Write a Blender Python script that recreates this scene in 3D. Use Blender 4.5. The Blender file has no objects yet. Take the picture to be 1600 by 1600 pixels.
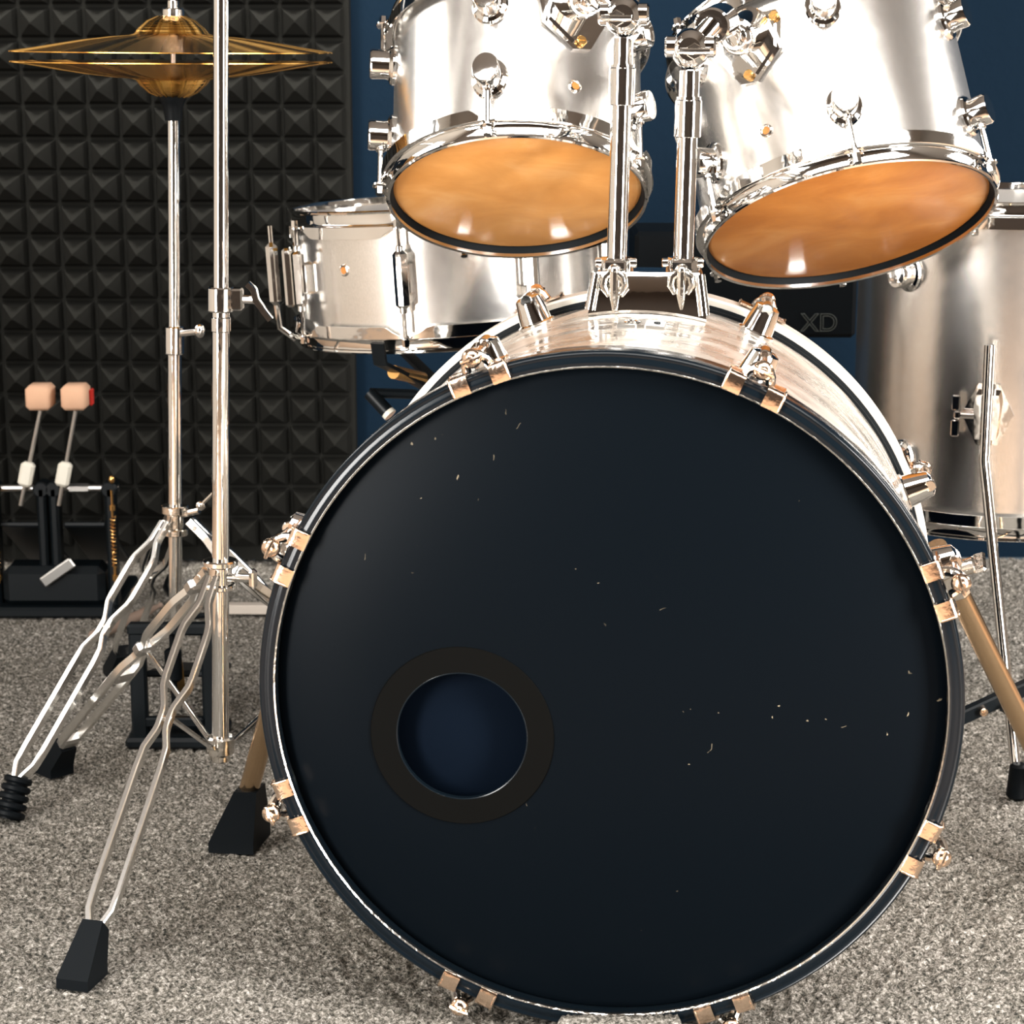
import bpy, math, random
import numpy as np
from mathutils import Vector, Matrix

S = bpy.context.scene
COL = S.collection
rad = math.radians
random.seed(7)

# ------------------------------------------------------------------ camera, light, exposure
cam = bpy.data.objects.new('camera', bpy.data.cameras.new('camera'))
COL.objects.link(cam)
cam.location = (0, 0, .832)
cam.rotation_euler = (rad(90 - 12.53), 0, 0)
cam.data.sensor_width = 36
cam.data.lens = 36 * 3324 / 1600
cam.data.clip_start = .05
cam.data.dof.use_dof = True
cam.data.dof.focus_distance = 1.95
cam.data.dof.aperture_fstop = 16
S.camera = cam

W = bpy.data.worlds.new('world'); S.world = W; W.use_nodes = True
W.node_tree.nodes['Background'].inputs[0].default_value = (.55, .7, .8, 1)
W.node_tree.nodes['Background'].inputs[1].default_value = .2

S.view_settings.view_transform = 'Standard'
S.view_settings.look = 'None'
S.view_settings.gamma = 1
S.view_settings.use_curve_mapping = False
S.view_settings.exposure = 0.0

def area(name, loc, target, sx, sy, power, col, spread=180):
    l = bpy.data.lights.new(name, 'AREA'); l.shape = 'RECTANGLE'
    l.size = sx; l.size_y = sy; l.energy = power; l.color = col; l.spread = rad(spread)
    o = bpy.data.objects.new(name, l); COL.objects.link(o)
    o.location = loc
    o.rotation_euler = (Vector(target) - Vector(loc)).to_track_quat('-Z', 'Y').to_euler()
    return o
area('added_overhead_light', (.1, .60, 2.55), (.1, .75, 0), 3.6, 1.1, 112, (1, .965, .925))  # unseen overhead light, added and widened to brighten the tom shells
area('added_foam_light', (-.5, 2.75, 2.6), (-.5, 3.4, 1.15), 1.6, .15, 15, (1, .95, .88), 32)  # unseen light from above, added to pick out the upper foam facets
area('tall_light_left', (-1.75, -.15, 1.0), (.35, 1.8, .7), .6, 1.8, 54, (1, .975, .94), 105)  # unseen front-left light, no window; made tall to streak the chrome poles
area('added_shell_light_left', (-2.34, 2.45, 1.75), (-.2, 2.1, .9), 1.3, .9, 8, (1, .97, .93), 60)  # no window: light added to reflect in the left of the tom shells
area('added_floor_light_right', (2.34, 2.65, 1.2), (.8, 2.8, 0), .9, 1.0, 34, (1, .96, .92), 100)  # no window: light added to brighten the carpet at the right rear
area('tall_light_right', (1.85, .40, 1.0), (.5, 1.9, .7), .55, 1.8, 86, (1, .965, .93), 130)  # unseen front-right light, no window; tall shape added for chrome highlights

# ------------------------------------------------------------------ materials
def mat(name, base, metallic=0, rough=.5, coat=0, **kw):
    m = bpy.data.materials.new(name); m.use_nodes = True
    b = m.node_tree.nodes['Principled BSDF']
    b.inputs['Base Color'].default_value = (*base, 1)
    b.inputs['Metallic'].default_value = metallic
    b.inputs['Roughness'].default_value = rough
    if coat:
        b.inputs['Coat Weight'].default_value = coat; b.inputs['Coat Roughness'].default_value = kw.get('coat_rough', .1)
    if 'spec' in kw: b.inputs['Specular IOR Level'].default_value = kw['spec']
    m['b'] = 1
    return m
def nodes(m): return m.node_tree.nodes, m.node_tree.links, m.node_tree.nodes['Principled BSDF']
def coords(m, kind='Object', scale=(1, 1, 1)):
    N, L, b = nodes(m)
    t = N.new('ShaderNodeTexCoord'); mp = N.new('ShaderNodeMapping'); mp.inputs['Scale'].default_value = scale
    L.new(t.outputs[kind], mp.inputs[0]); return mp.outputs[0]
def noise(m, vec, scale, detail=3, rough=.5, dist=0):
    N, L, b = nodes(m)
    n = N.new('ShaderNodeTexNoise'); n.inputs['Scale'].default_value = scale; n.inputs['Detail'].default_value = detail
    n.inputs['Roughness'].default_value = rough; n.inputs['Distortion'].default_value = dist
    L.new(vec, n.inputs['Vector']); return n.outputs[0]
def ramp(m, fac, stops):
    N, L, b = nodes(m)
    r = N.new('ShaderNodeValToRGB'); e = r.color_ramp.elements
    while len(e) < len(stops): e.new(.5)
    for k, (p, c) in enumerate(stops):
        e[k].position = p; e[k].color = (*c, 1) if len(c) == 3 else c
    L.new(fac, r.inputs[0]); return r.outputs[0]
def bump(m, h, strength=.3, dist=.001):
    N, L, b = nodes(m)
    bp = N.new('ShaderNodeBump'); bp.inputs['Strength'].default_value = strength; bp.inputs['Distance'].default_value = dist
    L.new(h, bp.inputs['Height']); L.new(bp.outputs[0], b.inputs['Normal'])

chrome = mat('chrome', (.86, .85, .83), 1, .06)
n_ = noise(chrome, coords(chrome), 45, 2); bump(chrome, n_, .12, .002)
chrome_worn = mat('worn_chrome', (.80, .76, .70), 1, .14)
bump(chrome_worn, noise(chrome_worn, coords(chrome_worn), 130, 3), .3, .002)
leg_chrome = mat('satin_leg_chrome', (.90, .89, .86), 1, .20)
warm_metal = mat('reflection_tinted_metal', (.90, .69, .53), 1, .16)  # warm room reflections on the chrome claws put into the metal colour
bump(warm_metal, noise(warm_metal, coords(warm_metal), 140, 3), .3, .002)
gold = mat('brass_fitting', (.78, .45, .16), 1, .25)
shell_m = mat('silver_satin_wrap', (.80, .77, .735), .97, .23)
N, L, b = nodes(shell_m)
v = coords(shell_m, 'Object', (1, 1, .35))
L.new(ramp(shell_m, noise(shell_m, v, 900, 2), [(.3, (.79, .765, .73)), (.7, (.91, .885, .85))]), b.inputs['Base Color'])
bump(shell_m, noise(shell_m, coords(shell_m), 9, 3, .5, .4), .10, .01)
shell_gloss = mat('silver_gloss_wrap', (.8, .76, .70), .75, .2)
N, L, b = nodes(shell_gloss)
v = coords(shell_gloss, 'Object', (.8, 1.5, .8))
L.new(ramp(shell_gloss, noise(shell_gloss, v, 7, 3, .5, 2.6), [(.3, (.34, .30, .25)), (.43, (.60, .545, .48)), (.6, (.74, .685, .62))]), b.inputs['Base Color'])  # streaks in the base colour stand in for reflections on the bass shell
bump(shell_gloss, noise(shell_gloss, v, 13, 4, .55, 1.2), .3, .006)
mr = N.new('ShaderNodeMapRange'); mr.inputs[1].default_value = .35; mr.inputs[2].default_value = .65; mr.inputs[3].default_value = .10; mr.inputs[4].default_value = .42
L.new(noise(shell_gloss, v, 8, 3, .5, 2.4), mr.inputs[0]); L.new(mr.outputs[0], b.inputs['Roughness'])
hoop_silver = mat('silver_hoop_inlay', (.60, .57, .51), .3, .35)
black_gloss = mat('black_lacquer', (.003, .0055, .008), 0, .2, .06, spec=.2)
black_rubber = mat('black_rubber', (.0022, .0034, .0045), 0, .5, spec=.10)
black_metal = mat('black_powder_coat', (.003, .005, .0065), 0, .4, spec=.2)
black_line = mat('black_gasket', (.003, .0045, .0055), 0, .6, spec=.1)
steel = mat('brushed_steel', (.55, .54, .52), 1, .3)
dark_inside = mat('dark_shell_interior', (.012, .016, .022), 0, .8)
navy_head = mat('navy_rear_head', (.0015, .0036, .0078), 0, .8, spec=.03)
white_plastic = mat('white_plastic', (.75, .72, .62), 0, .4)
orange_wood = mat('orange_brown_interior', (.45, .16, .03), 0, .5)
orange_plastic = mat('orange_plastic', (.8, .22, .02), 0, .4)
red_felt = mat('red_felt', (.55, .02, .01), 0, .9)
felt = mat('pinkish_felt', (.66, .40, .26), 0, .95)
bump(felt, noise(felt, coords(felt), 300, 3), .3, .001)
spur_m = mat('bronze_tinted_steel', (.62, .44, .27), 1, .24)
bump(spur_m, noise(spur_m, coords(spur_m, 'Object', (1, 1, .1)), 90, 2), .2, .001)
batten_m = mat('pale_grey_wood', (.42, .37, .32), 0, .7)
stick_m = mat('dull_stick_wood', (.24, .17, .13), 0, .6)

head_black = mat('black_drumhead', (.0055, .009, .0135), 0, .38, spec=.03)
N, L, b = nodes(head_black)
v = coords(head_black, 'Object', (1, 1, 1))
vo = N.new('ShaderNodeTexVoronoi'); vo.voronoi_dimensions = '2D'; vo.inputs['Scale'].default_value = 30; vo.inputs['Randomness'].default_value = 1
dv = N.new('ShaderNodeVectorMath'); dv.operation = 'ADD'
nn = N.new('ShaderNodeTexNoise'); nn.inputs['Scale'].default_value = 60; L.new(v, nn.inputs['Vector'])
sc_ = N.new('ShaderNodeVectorMath'); sc_.operation = 'SCALE'; sc_.inputs[3].default_value = .03
L.new(nn.outputs[1], sc_.inputs[0]); L.new(v, dv.inputs[0]); L.new(sc_.outputs[0], dv.inputs[1]); sx_ = N.new('ShaderNodeSeparateXYZ'); cx_ = N.new('ShaderNodeCombineXYZ'); L.new(dv.outputs[0], sx_.inputs[0]); L.new(sx_.outputs[0], cx_.inputs[0]); L.new(sx_.outputs[2], cx_.inputs[1]); L.new(cx_.outputs[0], vo.inputs['Vector'])
msk = ramp(head_black, vo.outputs['Distance'], [(0, (1, 1, 1)), (.014, (1, 1, 1)), (.030, (0, 0, 0))])
big = ramp(head_black, noise(head_black, v, 9, 2), [(.55, (0, 0, 0)), (.70, (.8, .8, .8))])
mu = N.new('ShaderNodeMath'); mu.operation = 'MULTIPLY'; L.new(msk, mu.inputs[0]); L.new(big, mu.inputs[1])
mx = N.new('ShaderNodeMixRGB'); mx.inputs[1].default_value = (.0017, .0029, .0043, 1); mx.inputs[2].default_value = (.30, .25, .17, 1)
L.new(mu.outputs[0], mx.inputs[0]); L.new(mx.outputs[0], b.inputs['Base Color'])

def amber(name, dark, light, hi):
    m = mat(name, light, 0, .30, .4, coat_rough=.18)
    N, L, b = nodes(m)
    v = coords(m, 'Object', (1, 1.6, 1))
    c = ramp(m, noise(m, v, 11, 5, .55, .6), [(.35, dark), (.55, light), (.78, hi)])
    L.new(c, b.inputs['Base Color'])
    bump(m, noise(m, coords(m), 14, 3, .5, .8), .25, .004)
    return m
head_amber = amber('amber_drumhead', (.50, .215, .052), (.59, .275, .078), (.67, .37, .15))
head_amber_dark = amber('deep_amber_drumhead', (.37, .125, .02), (.46, .175, .034), (.55, .26, .08))
head_white = mat('clear_top_head', (.62, .58, .53), .2, .25)

cym_m = mat('golden_bronze', (.95, .52, .12), 1, .26)
N, L, b = nodes(cym_m)
b.inputs['Anisotropic'].default_value = .8
tcg = N.new('ShaderNodeTexGradient'); tcg.gradient_type = 'RADIAL'; L.new(coords(cym_m), tcg.inputs[0])
mm = N.new('ShaderNodeMath'); mm.operation = 'MULTIPLY'; mm.inputs[1].default_value = 19; L.new(tcg.outputs[1], mm.inputs[0])
cn = N.new('ShaderNodeTexNoise'); cn.noise_dimensions = '1D'; cn.inputs['Scale'].default_value = 1; cn.inputs['Detail'].default_value = 3; L.new(mm.outputs[0], cn.inputs['W'])
cr = N.new('ShaderNodeMapRange'); cr.inputs[1].default_value = .35; cr.inputs[2].default_value = .65; cr.inputs[3].default_value = .12; cr.inputs[4].default_value = .42; L.new(cn.outputs[0], cr.inputs[0]); L.new(cr.outputs[0], b.inputs['Roughness'])
L.new(ramp(cym_m, cn.outputs[0], [(.34, (.62, .29, .06)), (.5, (.88, .46, .10)), (.66, (1, .60, .18))]), b.inputs['Base Color'])  # radial highlight streaks put into the bronze colour
wv = N.new('ShaderNodeTexWave'); wv.wave_type = 'RINGS'; wv.rings_direction = 'Z'; wv.inputs['Scale'].default_value = 110; wv.inputs['Distortion'].default_value = .4
L.new(coords(cym_m), wv.inputs['Vector']); bump(cym_m, wv.outputs[1], .25, .001)

foam_m = mat('charcoal_foam', (.0104, .0104, .0092), 0, .95, spec=.06)
bump(foam_m, noise(foam_m, coords(foam_m), 500, 2), .5, .001)
navy_wall = mat('navy_fabric', (.0024, .0090, .0185), 0, .9, spec=.08)
bump(navy_wall, noise(navy_wall, coords(navy_wall), 60, 4), .3, .003)

carpet_m = mat('grey_carpet', (.3, .27, .23), 0, .95, spec=.15)
N, L, b = nodes(carpet_m)
v = coords(carpet_m, 'Object', (1, 1, 1))
c1 = ramp(carpet_m, noise(carpet_m, v, 270, 3, .65), [(.34, (.035, .036, .032)), (.47, (.18, .166, .140)), (.58, (.38, .35, .315)), (.70, (.68, .645, .59))])
c2 = ramp(carpet_m, noise(carpet_m, v, 3.0, 3), [(.35, (.80, .79, .77)), (.65, (1, 1, 1))])
mx = N.new('ShaderNodeMixRGB'); mx.blend_type = 'MULTIPLY'; mx.inputs[0].default_value = 1
L.new(c1, mx.inputs[1]); L.new(c2, mx.inputs[2]); L.new(mx.outputs[0], b.inputs['Base Color'])
bump(carpet_m, noise(carpet_m, v, 420, 3, .7), 1.0, .004)
wood_m = mat('warm_floor_boards', (.55, .38, .26), 0, .5)
cream_wall = mat('dark_brown_wall', (.07, .055, .045), 0, .8)
dark_ceil = mat('grey_beige_ceiling', (.22, .20, .18), 0, .9)
side_wall = mat('cream_side_wall', (.60, .55, .48), 0, .9)

dim_wall = mat('brown_side_wall', (.16, .14, .12), 0, .9)

# ------------------------------------------------------------------ mesh helpers
class G:
    def __init__(s): s.v = []; s.f = []
    def add(s, vs, fs, M=None):
        o = len(s.v)
        for p in vs:
            p = Vector(p); s.v.append(M @ p if M is not None else p)
        for f in fs: s.f.append(tuple(o + i for i in f))
        return s
    def box(s, c, d, M=None, bev=0):
        x, y, z = [k / 2 for k in d]; b = min(bev, x * .9, y * .9, z * .9)
        if b <= 0:
            vs = [(c[0] + i * x, c[1] + j * y, c[2] + k * z) for i in (-1, 1) for j in (-1, 1) for k in (-1, 1)]
            fs = [(0, 1, 3, 2), (4, 6, 7, 5), (0, 4, 5, 1), (2, 3, 7, 6), (0, 2, 6, 4), (1, 5, 7, 3)]
            return s.add(vs, fs, M)
        # chamfered box: three insets
        vs = []; idx = {}
        for i in (-1, 1):
            for j in (-1, 1):
                for k in (-1, 1):
                    for a in range(3):
                        p = [i * (x - b), j * (y - b), k * (z - b)]; p[a] = (i * x, j * y, k * z)[a]
                        idx[(i, j, k, a)] = len(vs); vs.append((c[0] + p[0], c[1] + p[1], c[2] + p[2]))
        fs = []
        for a in range(3):
            o = [q for q in range(3) if q != a]
            for sg in (-1, 1):
                q = []
                for (u, w) in ((-1, -1), (1, -1), (1, 1), (-1, 1)):
                    key = [0, 0, 0]; key[a] = sg; key[o[0]] = u; key[o[1]] = w; q.append(idx[(*key, a)])
                fs.append(tuple(q))
        for a in range(3):
            o = [q for q in range(3) if q != a]
            for u in (-1, 1):
                for w in (-1, 1):
                    k0 = [0, 0, 0]; k1 = [0, 0, 0]; k0[a] = -1; k1[a] = 1
                    for k in (k0, k1): k[o[0]] = u; k[o[1]] = w
                    fs.append((idx[(*k0, o[0])], idx[(*k1, o[0])], idx[(*k1, o[1])], idx[(*k0, o[1])]))
        for i in (-1, 1):
            for j in (-1, 1):
                for k in (-1, 1): fs.append(tuple(idx[(i, j, k, a)] for a in range(3)))
        return s.add(vs, fs, M)
    def lathe(s, prof, n=48, M=None, mod=None, closed=False):
        vs = []; fs = []; m = len(prof)
        for i in range(n):
            t = 2 * math.pi * i / n; pr = mod(t) if mod else prof
            for (r, z) in pr: vs.append((r * math.sin(t), -r * math.cos(t), z))
        for i in range(n):
            j = (i + 1) % n
            for k in range(m if closed else m - 1):
                k2 = (k + 1) % m
                fs.append((i * m + k, j * m + k, j * m + k2, i * m + k2))
        if not closed:
            for k in (0, m - 1):
                if prof[k][0] > 1e-6: continue
        return s.add(vs, fs, M)
    def disc(s, r, z, n=64, M=None, r0=0):
        vs = [(r * math.sin(2 * math.pi * i / n), -r * math.cos(2 * math.pi * i / n), z) for i in range(n)]
        return s.add(vs, [tuple(range(n))], M)
    def cyl(s, p0, p1, r0, r1=None, n=20, bev=0):
        p0 = Vector(p0); p1 = Vector(p1); r1 = r0 if r1 is None else r1
        d = p1 - p0; h = d.length; M = Matrix.Translation(p0) @ d.to_track_quat('Z', 'Y').to_matrix().to_4x4()
        b = bev
        pf = [(0, 0), (r0 - b, 0), (r0, b), (r1, h - b), (r1 - b, h), (0, h)] if b else [(0, 0), (r0, 0), (r1, h), (0, h)]
        return s.lathe(pf, n, M)
    def tube(s, pts, r, n=12, rads=None):
        pts = [Vector(p) for p in pts]; m = len(pts); vs = []; fs = []
        up = None
        for i, p in enumerate(pts):
            a = pts[max(i - 1, 0)]; c = pts[min(i + 1, m - 1)]; t = (c - a).normalized()
            if up is None: up = t.orthogonal().normalized()
            up = (up - t * up.dot(t)).normalized(); sd = t.cross(up)
            rr = rads[i] if rads else r
            for k in range(n):
                an = 2 * math.pi * k / n; vs.append(p + (up * math.cos(an) + sd * math.sin(an)) * rr)
        for i in range(m - 1):
            for k in range(n):
                k2 = (k + 1) % n; fs.append((i * n + k, i * n + k2, (i + 1) * n + k2, (i + 1) * n + k))
        fs.append(tuple(range(n))[::-1]); fs.append(tuple((m - 1) * n + k for k in range(n)))
        return s.add(vs, fs)
    def strip(s, pts, lat, w, d):
        """flat bar along pts: w across (direction lat), d deep"""
        pts = [Vector(p) for p in pts]; lat = Vector(lat).normalized(); m = len(pts); vs = []; fs = []
        for i, p in enumerate(pts):
            a = pts[max(i - 1, 0)]; c = pts[min(i + 1, m - 1)]; t = (c - a).normalized()
            dn = t.cross(lat).normalized(); lt = dn.cross(t)
            ch = .22
            for (u, v) in ((-1, -1 + ch), (-1 + ch * 1.5, -1), (1 - ch * 1.5, -1), (1, -1 + ch), (1, 1 - ch), (1 - ch * 1.5, 1), (-1 + ch * 1.5, 1), (-1, 1 - ch)):
                vs.append(p + lt * u * w / 2 + dn * v * d / 2)
        for i in range(m - 1):
            for k in range(8):
                k2 = (k + 1) % 8; fs.append((i * 8 + k, i * 8 + k2, (i + 1) * 8 + k2, (i + 1) * 8 + k))
        fs.append(tuple(range(8))[::-1]); fs.append(tuple((m - 1) * 8 + k for k in range(8)))
        return s.add(vs, fs)
    def prism(s, poly, h, M=None, z0=0):
        n = len(poly)
        vs = [(x, y, z0) for x, y in poly] + [(x, y, z0 + h) for x, y in poly]
        fs = [tuple(range(n))[::-1], tuple(range(n, 2 * n))] + [(i, (i + 1) % n, n + (i + 1) % n, n + i) for i in range(n)]
        return s.add(vs, fs, M)
    def sphere(s, c, r, n=16, sc=(1, 1, 1), M=None):
        pf = [(r * math.sin(math.pi * k / 10) , -r * math.cos(math.pi * k / 10)) for k in range(11)]
        T = Matrix.Translation(c) @ Matrix.Diagonal((*sc, 1))
        return s.lathe(pf, n, (M @ T) if M is not None else T)
    def mesh(s, name, m, angle=35):
        import bmesh
        me = bpy.data.meshes.new(name); me.from_pydata([tuple(p) for p in s.v], [], s.f)
        bm = bmesh.new(); bm.from_mesh(me)
        bmesh.ops.remove_doubles(bm, verts=bm.verts, dist=1e-6)
        bmesh.ops.recalc_face_normals(bm, faces=bm.faces); bm.to_mesh(me); bm.free()
        me.materials.append(m); me.shade_smooth(); me.set_sharp_from_angle(angle=rad(angle)); return me

def part(name, me, parent=None, M=None):
    o = bpy.data.objects.new(name, me); COL.objects.link(o)
    o.parent = parent
    if M is not None: o.matrix_local = M
    return o
def build(name, g, m, parent=None, M=None, angle=35): return part(name, g.mesh(name, m, angle), parent, M)
def thing(name, label, cat, loc=(0, 0, 0), M=None, group=None):
    o = bpy.data.objects.new(name, None); COL.objects.link(o); o.empty_display_size = .05
    if M is not None: o.matrix_world = M
    else: o.location = loc
    tag(o, label, cat, group); return o
def tag(o, label, cat, group=None):
    o['label'] = label; o['category'] = cat
    if group: o['group'] = group
    return o
def struct(o): o['kind'] = 'structure'; return o
def frame(o, x, y, z):
    M = Matrix.Identity(4)
    for i, c in enumerate((x, y, z)):
        for k in range(3): M[k][i] = c[k]
    for k in range(3): M[k][3] = o[k]
    return M

# ------------------------------------------------------------------ the room
XL, XR, YB, YW, ZC = -2.4, 2.4, -1.8, 3.40, 2.75
struct(build('floor', G().box((0, .8, -.03), (4.8, 5.2, .04)), wood_m))
struct(build('wall_back', G().box((0, YW + .05, ZC / 2), (4.8, .1, ZC)), navy_wall))
struct(build('wall_left', G().box((XL - .05, .8, ZC / 2), (.1, 5.2, ZC)), side_wall))
struct(build('wall_right', G().box((XR + .05, .8, ZC / 2), (.1, 5.2, ZC)), dim_wall))
struct(build('wall_front', G().box((0, YB - .05, ZC / 2), (4.8, .1, ZC)), cream_wall))
struct(build('ceiling', G().box((0, .8, ZC + .05), (4.8, 5.2, .1)), dark_ceil))

# carpet as a real pile surface
def carpet():
    x0, x1, y0, y1 = -1.25, 1.25, 1.25, YW; st = .0036
    nx = int((x1 - x0) / st); ny = int((y1 - y0) / st)
    rng = np.random.default_rng(3)
    h = rng.random((ny, nx)) ** 1.3
    h2 = (h + np.roll(h, 1, 0) + np.roll(h, 1, 1) + np.roll(np.roll(h, 1, 0), 1, 1)) / 4
    z = -.0065 + .0095 * (.45 * h + .55 * h2)
    X, Y = np.meshgrid(np.linspace(x0, x1, nx), np.linspace(y0, y1, ny))
    X = X + (rng.random(X.shape) - .5) * st * .8; Y = Y + (rng.random(Y.shape) - .5) * st * .8
    co = np.stack([X, Y, z], -1).reshape(-1, 3).astype(np.float32)
    i = np.arange(ny - 1)[:, None] * nx + np.arange(nx - 1)[None]
    q = np.stack([i, i + 1, i + nx + 1, i + nx], -1).reshape(-1, 4).astype(np.int32)
    me = bpy.data.meshes.new('carpet'); me.vertices.add(len(co)); me.vertices.foreach_set('co', co.ravel())
    me.loops.add(q.size); me.loops.foreach_set('vertex_index', q.ravel()); me.polygons.add(len(q))
    me.polygons.foreach_set('loop_start', np.arange(0, q.size, 4, dtype=np.int32)); me.polygons.foreach_set('loop_total', np.full(len(q), 4, np.int32))
    me.update(); me.materials.append(carpet_m); me.shade_smooth()
    o = part('carpet', me); return o
tag(carpet(), 'rough grey carpet covering the floor beneath the whole drum kit', 'carpet')

# foam pyramids on the back wall, left side
def foam():
    g = G(); p = .0503; bs = .0365; hh = .022; ped = .018; y = 3.365
    ax, az = -.735 , .706
    cols = range(-16, 10); rows = range(-14, 12)
    xr = ax + 9 * p + p * .5 + .006
    for i in cols:
        for j in rows:
            cx = ax + i * p; cz = az + j * p
            if cz - p / 2 < 0: continue
            b = bs / 2 + random.uniform(-.0006, .0006)
            px, pz = cx + random.uniform(-.0015, .0015), cz + random.uniform(-.0015, .0015); t = .0015
            y1 = y - ped; c = b + .0045
            vs = [(cx - c, y, cz - c), (cx + c, y, cz - c), (cx + c, y, cz + c), (cx - c, y, cz + c),
                  (cx - b, y1, cz - b), (cx + b, y1, cz - b), (cx + b, y1, cz + b), (cx - b, y1, cz + b),
                  (px - t, y1 - hh, pz - t), (px + t, y1 - hh, pz - t), (px + t, y1 - hh, pz + t), (px - t, y1 - hh, pz + t)]
            g.add(vs, [(k + q, (k + 1) % 4 + q, (k + 1) % 4 + q + 4, k + q + 4) for q in (0, 4) for k in range(4)] + [(8, 9, 10, 11)])
    zb = az - 14 * p + .5 * p
    g.box(((ax - 16.5 * p + xr) / 2, (y + YW) / 2 - .0006, (zb - .022 + 1.29) / 2 + .0), (xr - ax + 16.5 * p, YW - y, 1.29 - zb + .022))
    o = build('acoustic_foam_panel', g, foam_m, angle=20)
    tag(o, 'charcoal acoustic foam panel of small pyramids on the back wall', 'foam panel')
foam()

# ------------------------------------------------------------------ shared drum hardware meshes
def rod_lug_mesh():      # radial bullet lug; local z = radial, y = towards hoop side
    g = G(); g.lathe([(0, -.002), (.0195, -.002), (.0200, .002), (.0185, .0045), (.0150, .006), (.0142, .010), (.0148, .023), (.0135, .0255), (0, .0262)], 32,
                     Matrix.Diagonal((.92, 1.12, 1, 1)))
    return g.mesh('lug', chrome)
LUG = rod_lug_mesh()
def tension_rod_mesh(a, b, z, head):   # rod along -y from y=a to y=b at radial height z
    g = G(); g.cyl((0, a, z), (0, b, z), .0027, n=10)
    g.cyl((0, a, z), (0, a + (b - a) * .18, z), .0048, n=12, bev=.0006)
    if head:
        s = -1 if b < a else 1
        g.cyl((0, b - s * .001, z), (0, b + s * .0015, z), .0075, n=16, bev=.0004)
        g.cyl((0, b + s * .0015, z), (0, b + s * .010, z), .0048, .0042, n=6)
    return g.mesh('tension_rod', chrome)

def flanged_hoop(R, lugs, flip=False, H=.022):
    """triple-flanged hoop; rim edge at z=0, flange towards +z"""
    g = G(); angs = [rad(a) for a in lugs]
    def md(t):
        d = min(abs(math.atan2(math.sin(t - a), math.cos(t - a))) for a in angs) if angs else 1
        k = min(1, max(0, (d - .045) / .10)); k = k * k * (3 - 2 * k)
        e = .0035 + .0095 * k     # height of the flange band, cut low by each lug
        fo = .0108 + .0012 * (1 - k)
        return [(R + .0015, .0035), (R + .0018, .0005), (R + .0045, -.0004), (R + .0058, .001), (R + .0052, .003), (R + .0036, .0042), (R + .0034, .0125),
                (R + .0045, .0150), (R + fo - .0015, .0158), (R + fo, .0172), (R + fo + .0004, .0175 + e), (R + fo - .0012, .0178 + e), (R + fo - .0022, .0178), (R + .003, .0172), (R + .0013, .0155)]
    g.lathe(md(0), 180, None, md, closed=True)
    return g

def drum_matrix(o, A, spin=0):
    Z = Vector(A).normalized(); X = Vector((1, 0, 0)); X = (X - Z * X.dot(Z)).normalized(); Y = Z.cross(X)
    return frame(o, X, Y, Z) @ Matrix.Rotation(rad(spin), 4, 'Z')
def ang_frame(th, R, z):    # th deg from the front (-y), to the right
    t = rad(th); r = Vector((math.sin(t), -math.cos(t), 0)); x = Vector((math.cos(t), math.sin(t), 0))
    return frame(r * R + Vector((0, 0, z)), x, Vector((0, 0, 1)), r)

def plain_shell(R, z0, z1, th=.006):
    g = G(); g.lathe([(R, z0), (R, z1), (R - th, z1), (R - th, z0)], 128, closed=True)
    return g
def vent(parent, th, R, z):
    g = G(); g.lathe([(.0038, .0002), (.0042, .0016), (.0055, .0020), (.0068, .0012), (.0072, -.001), (.0038, -.001)], 24, closed=True)
    v = build('air_vent', g, chrome_worn, parent, ang_frame(th, R, z))
    g = G(); g.lathe([(0, .0007), (.0040, .0007), (.0040, -.001), (0, -.001)], 20); build('vent_bore', g, orange_wood, v)

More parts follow.
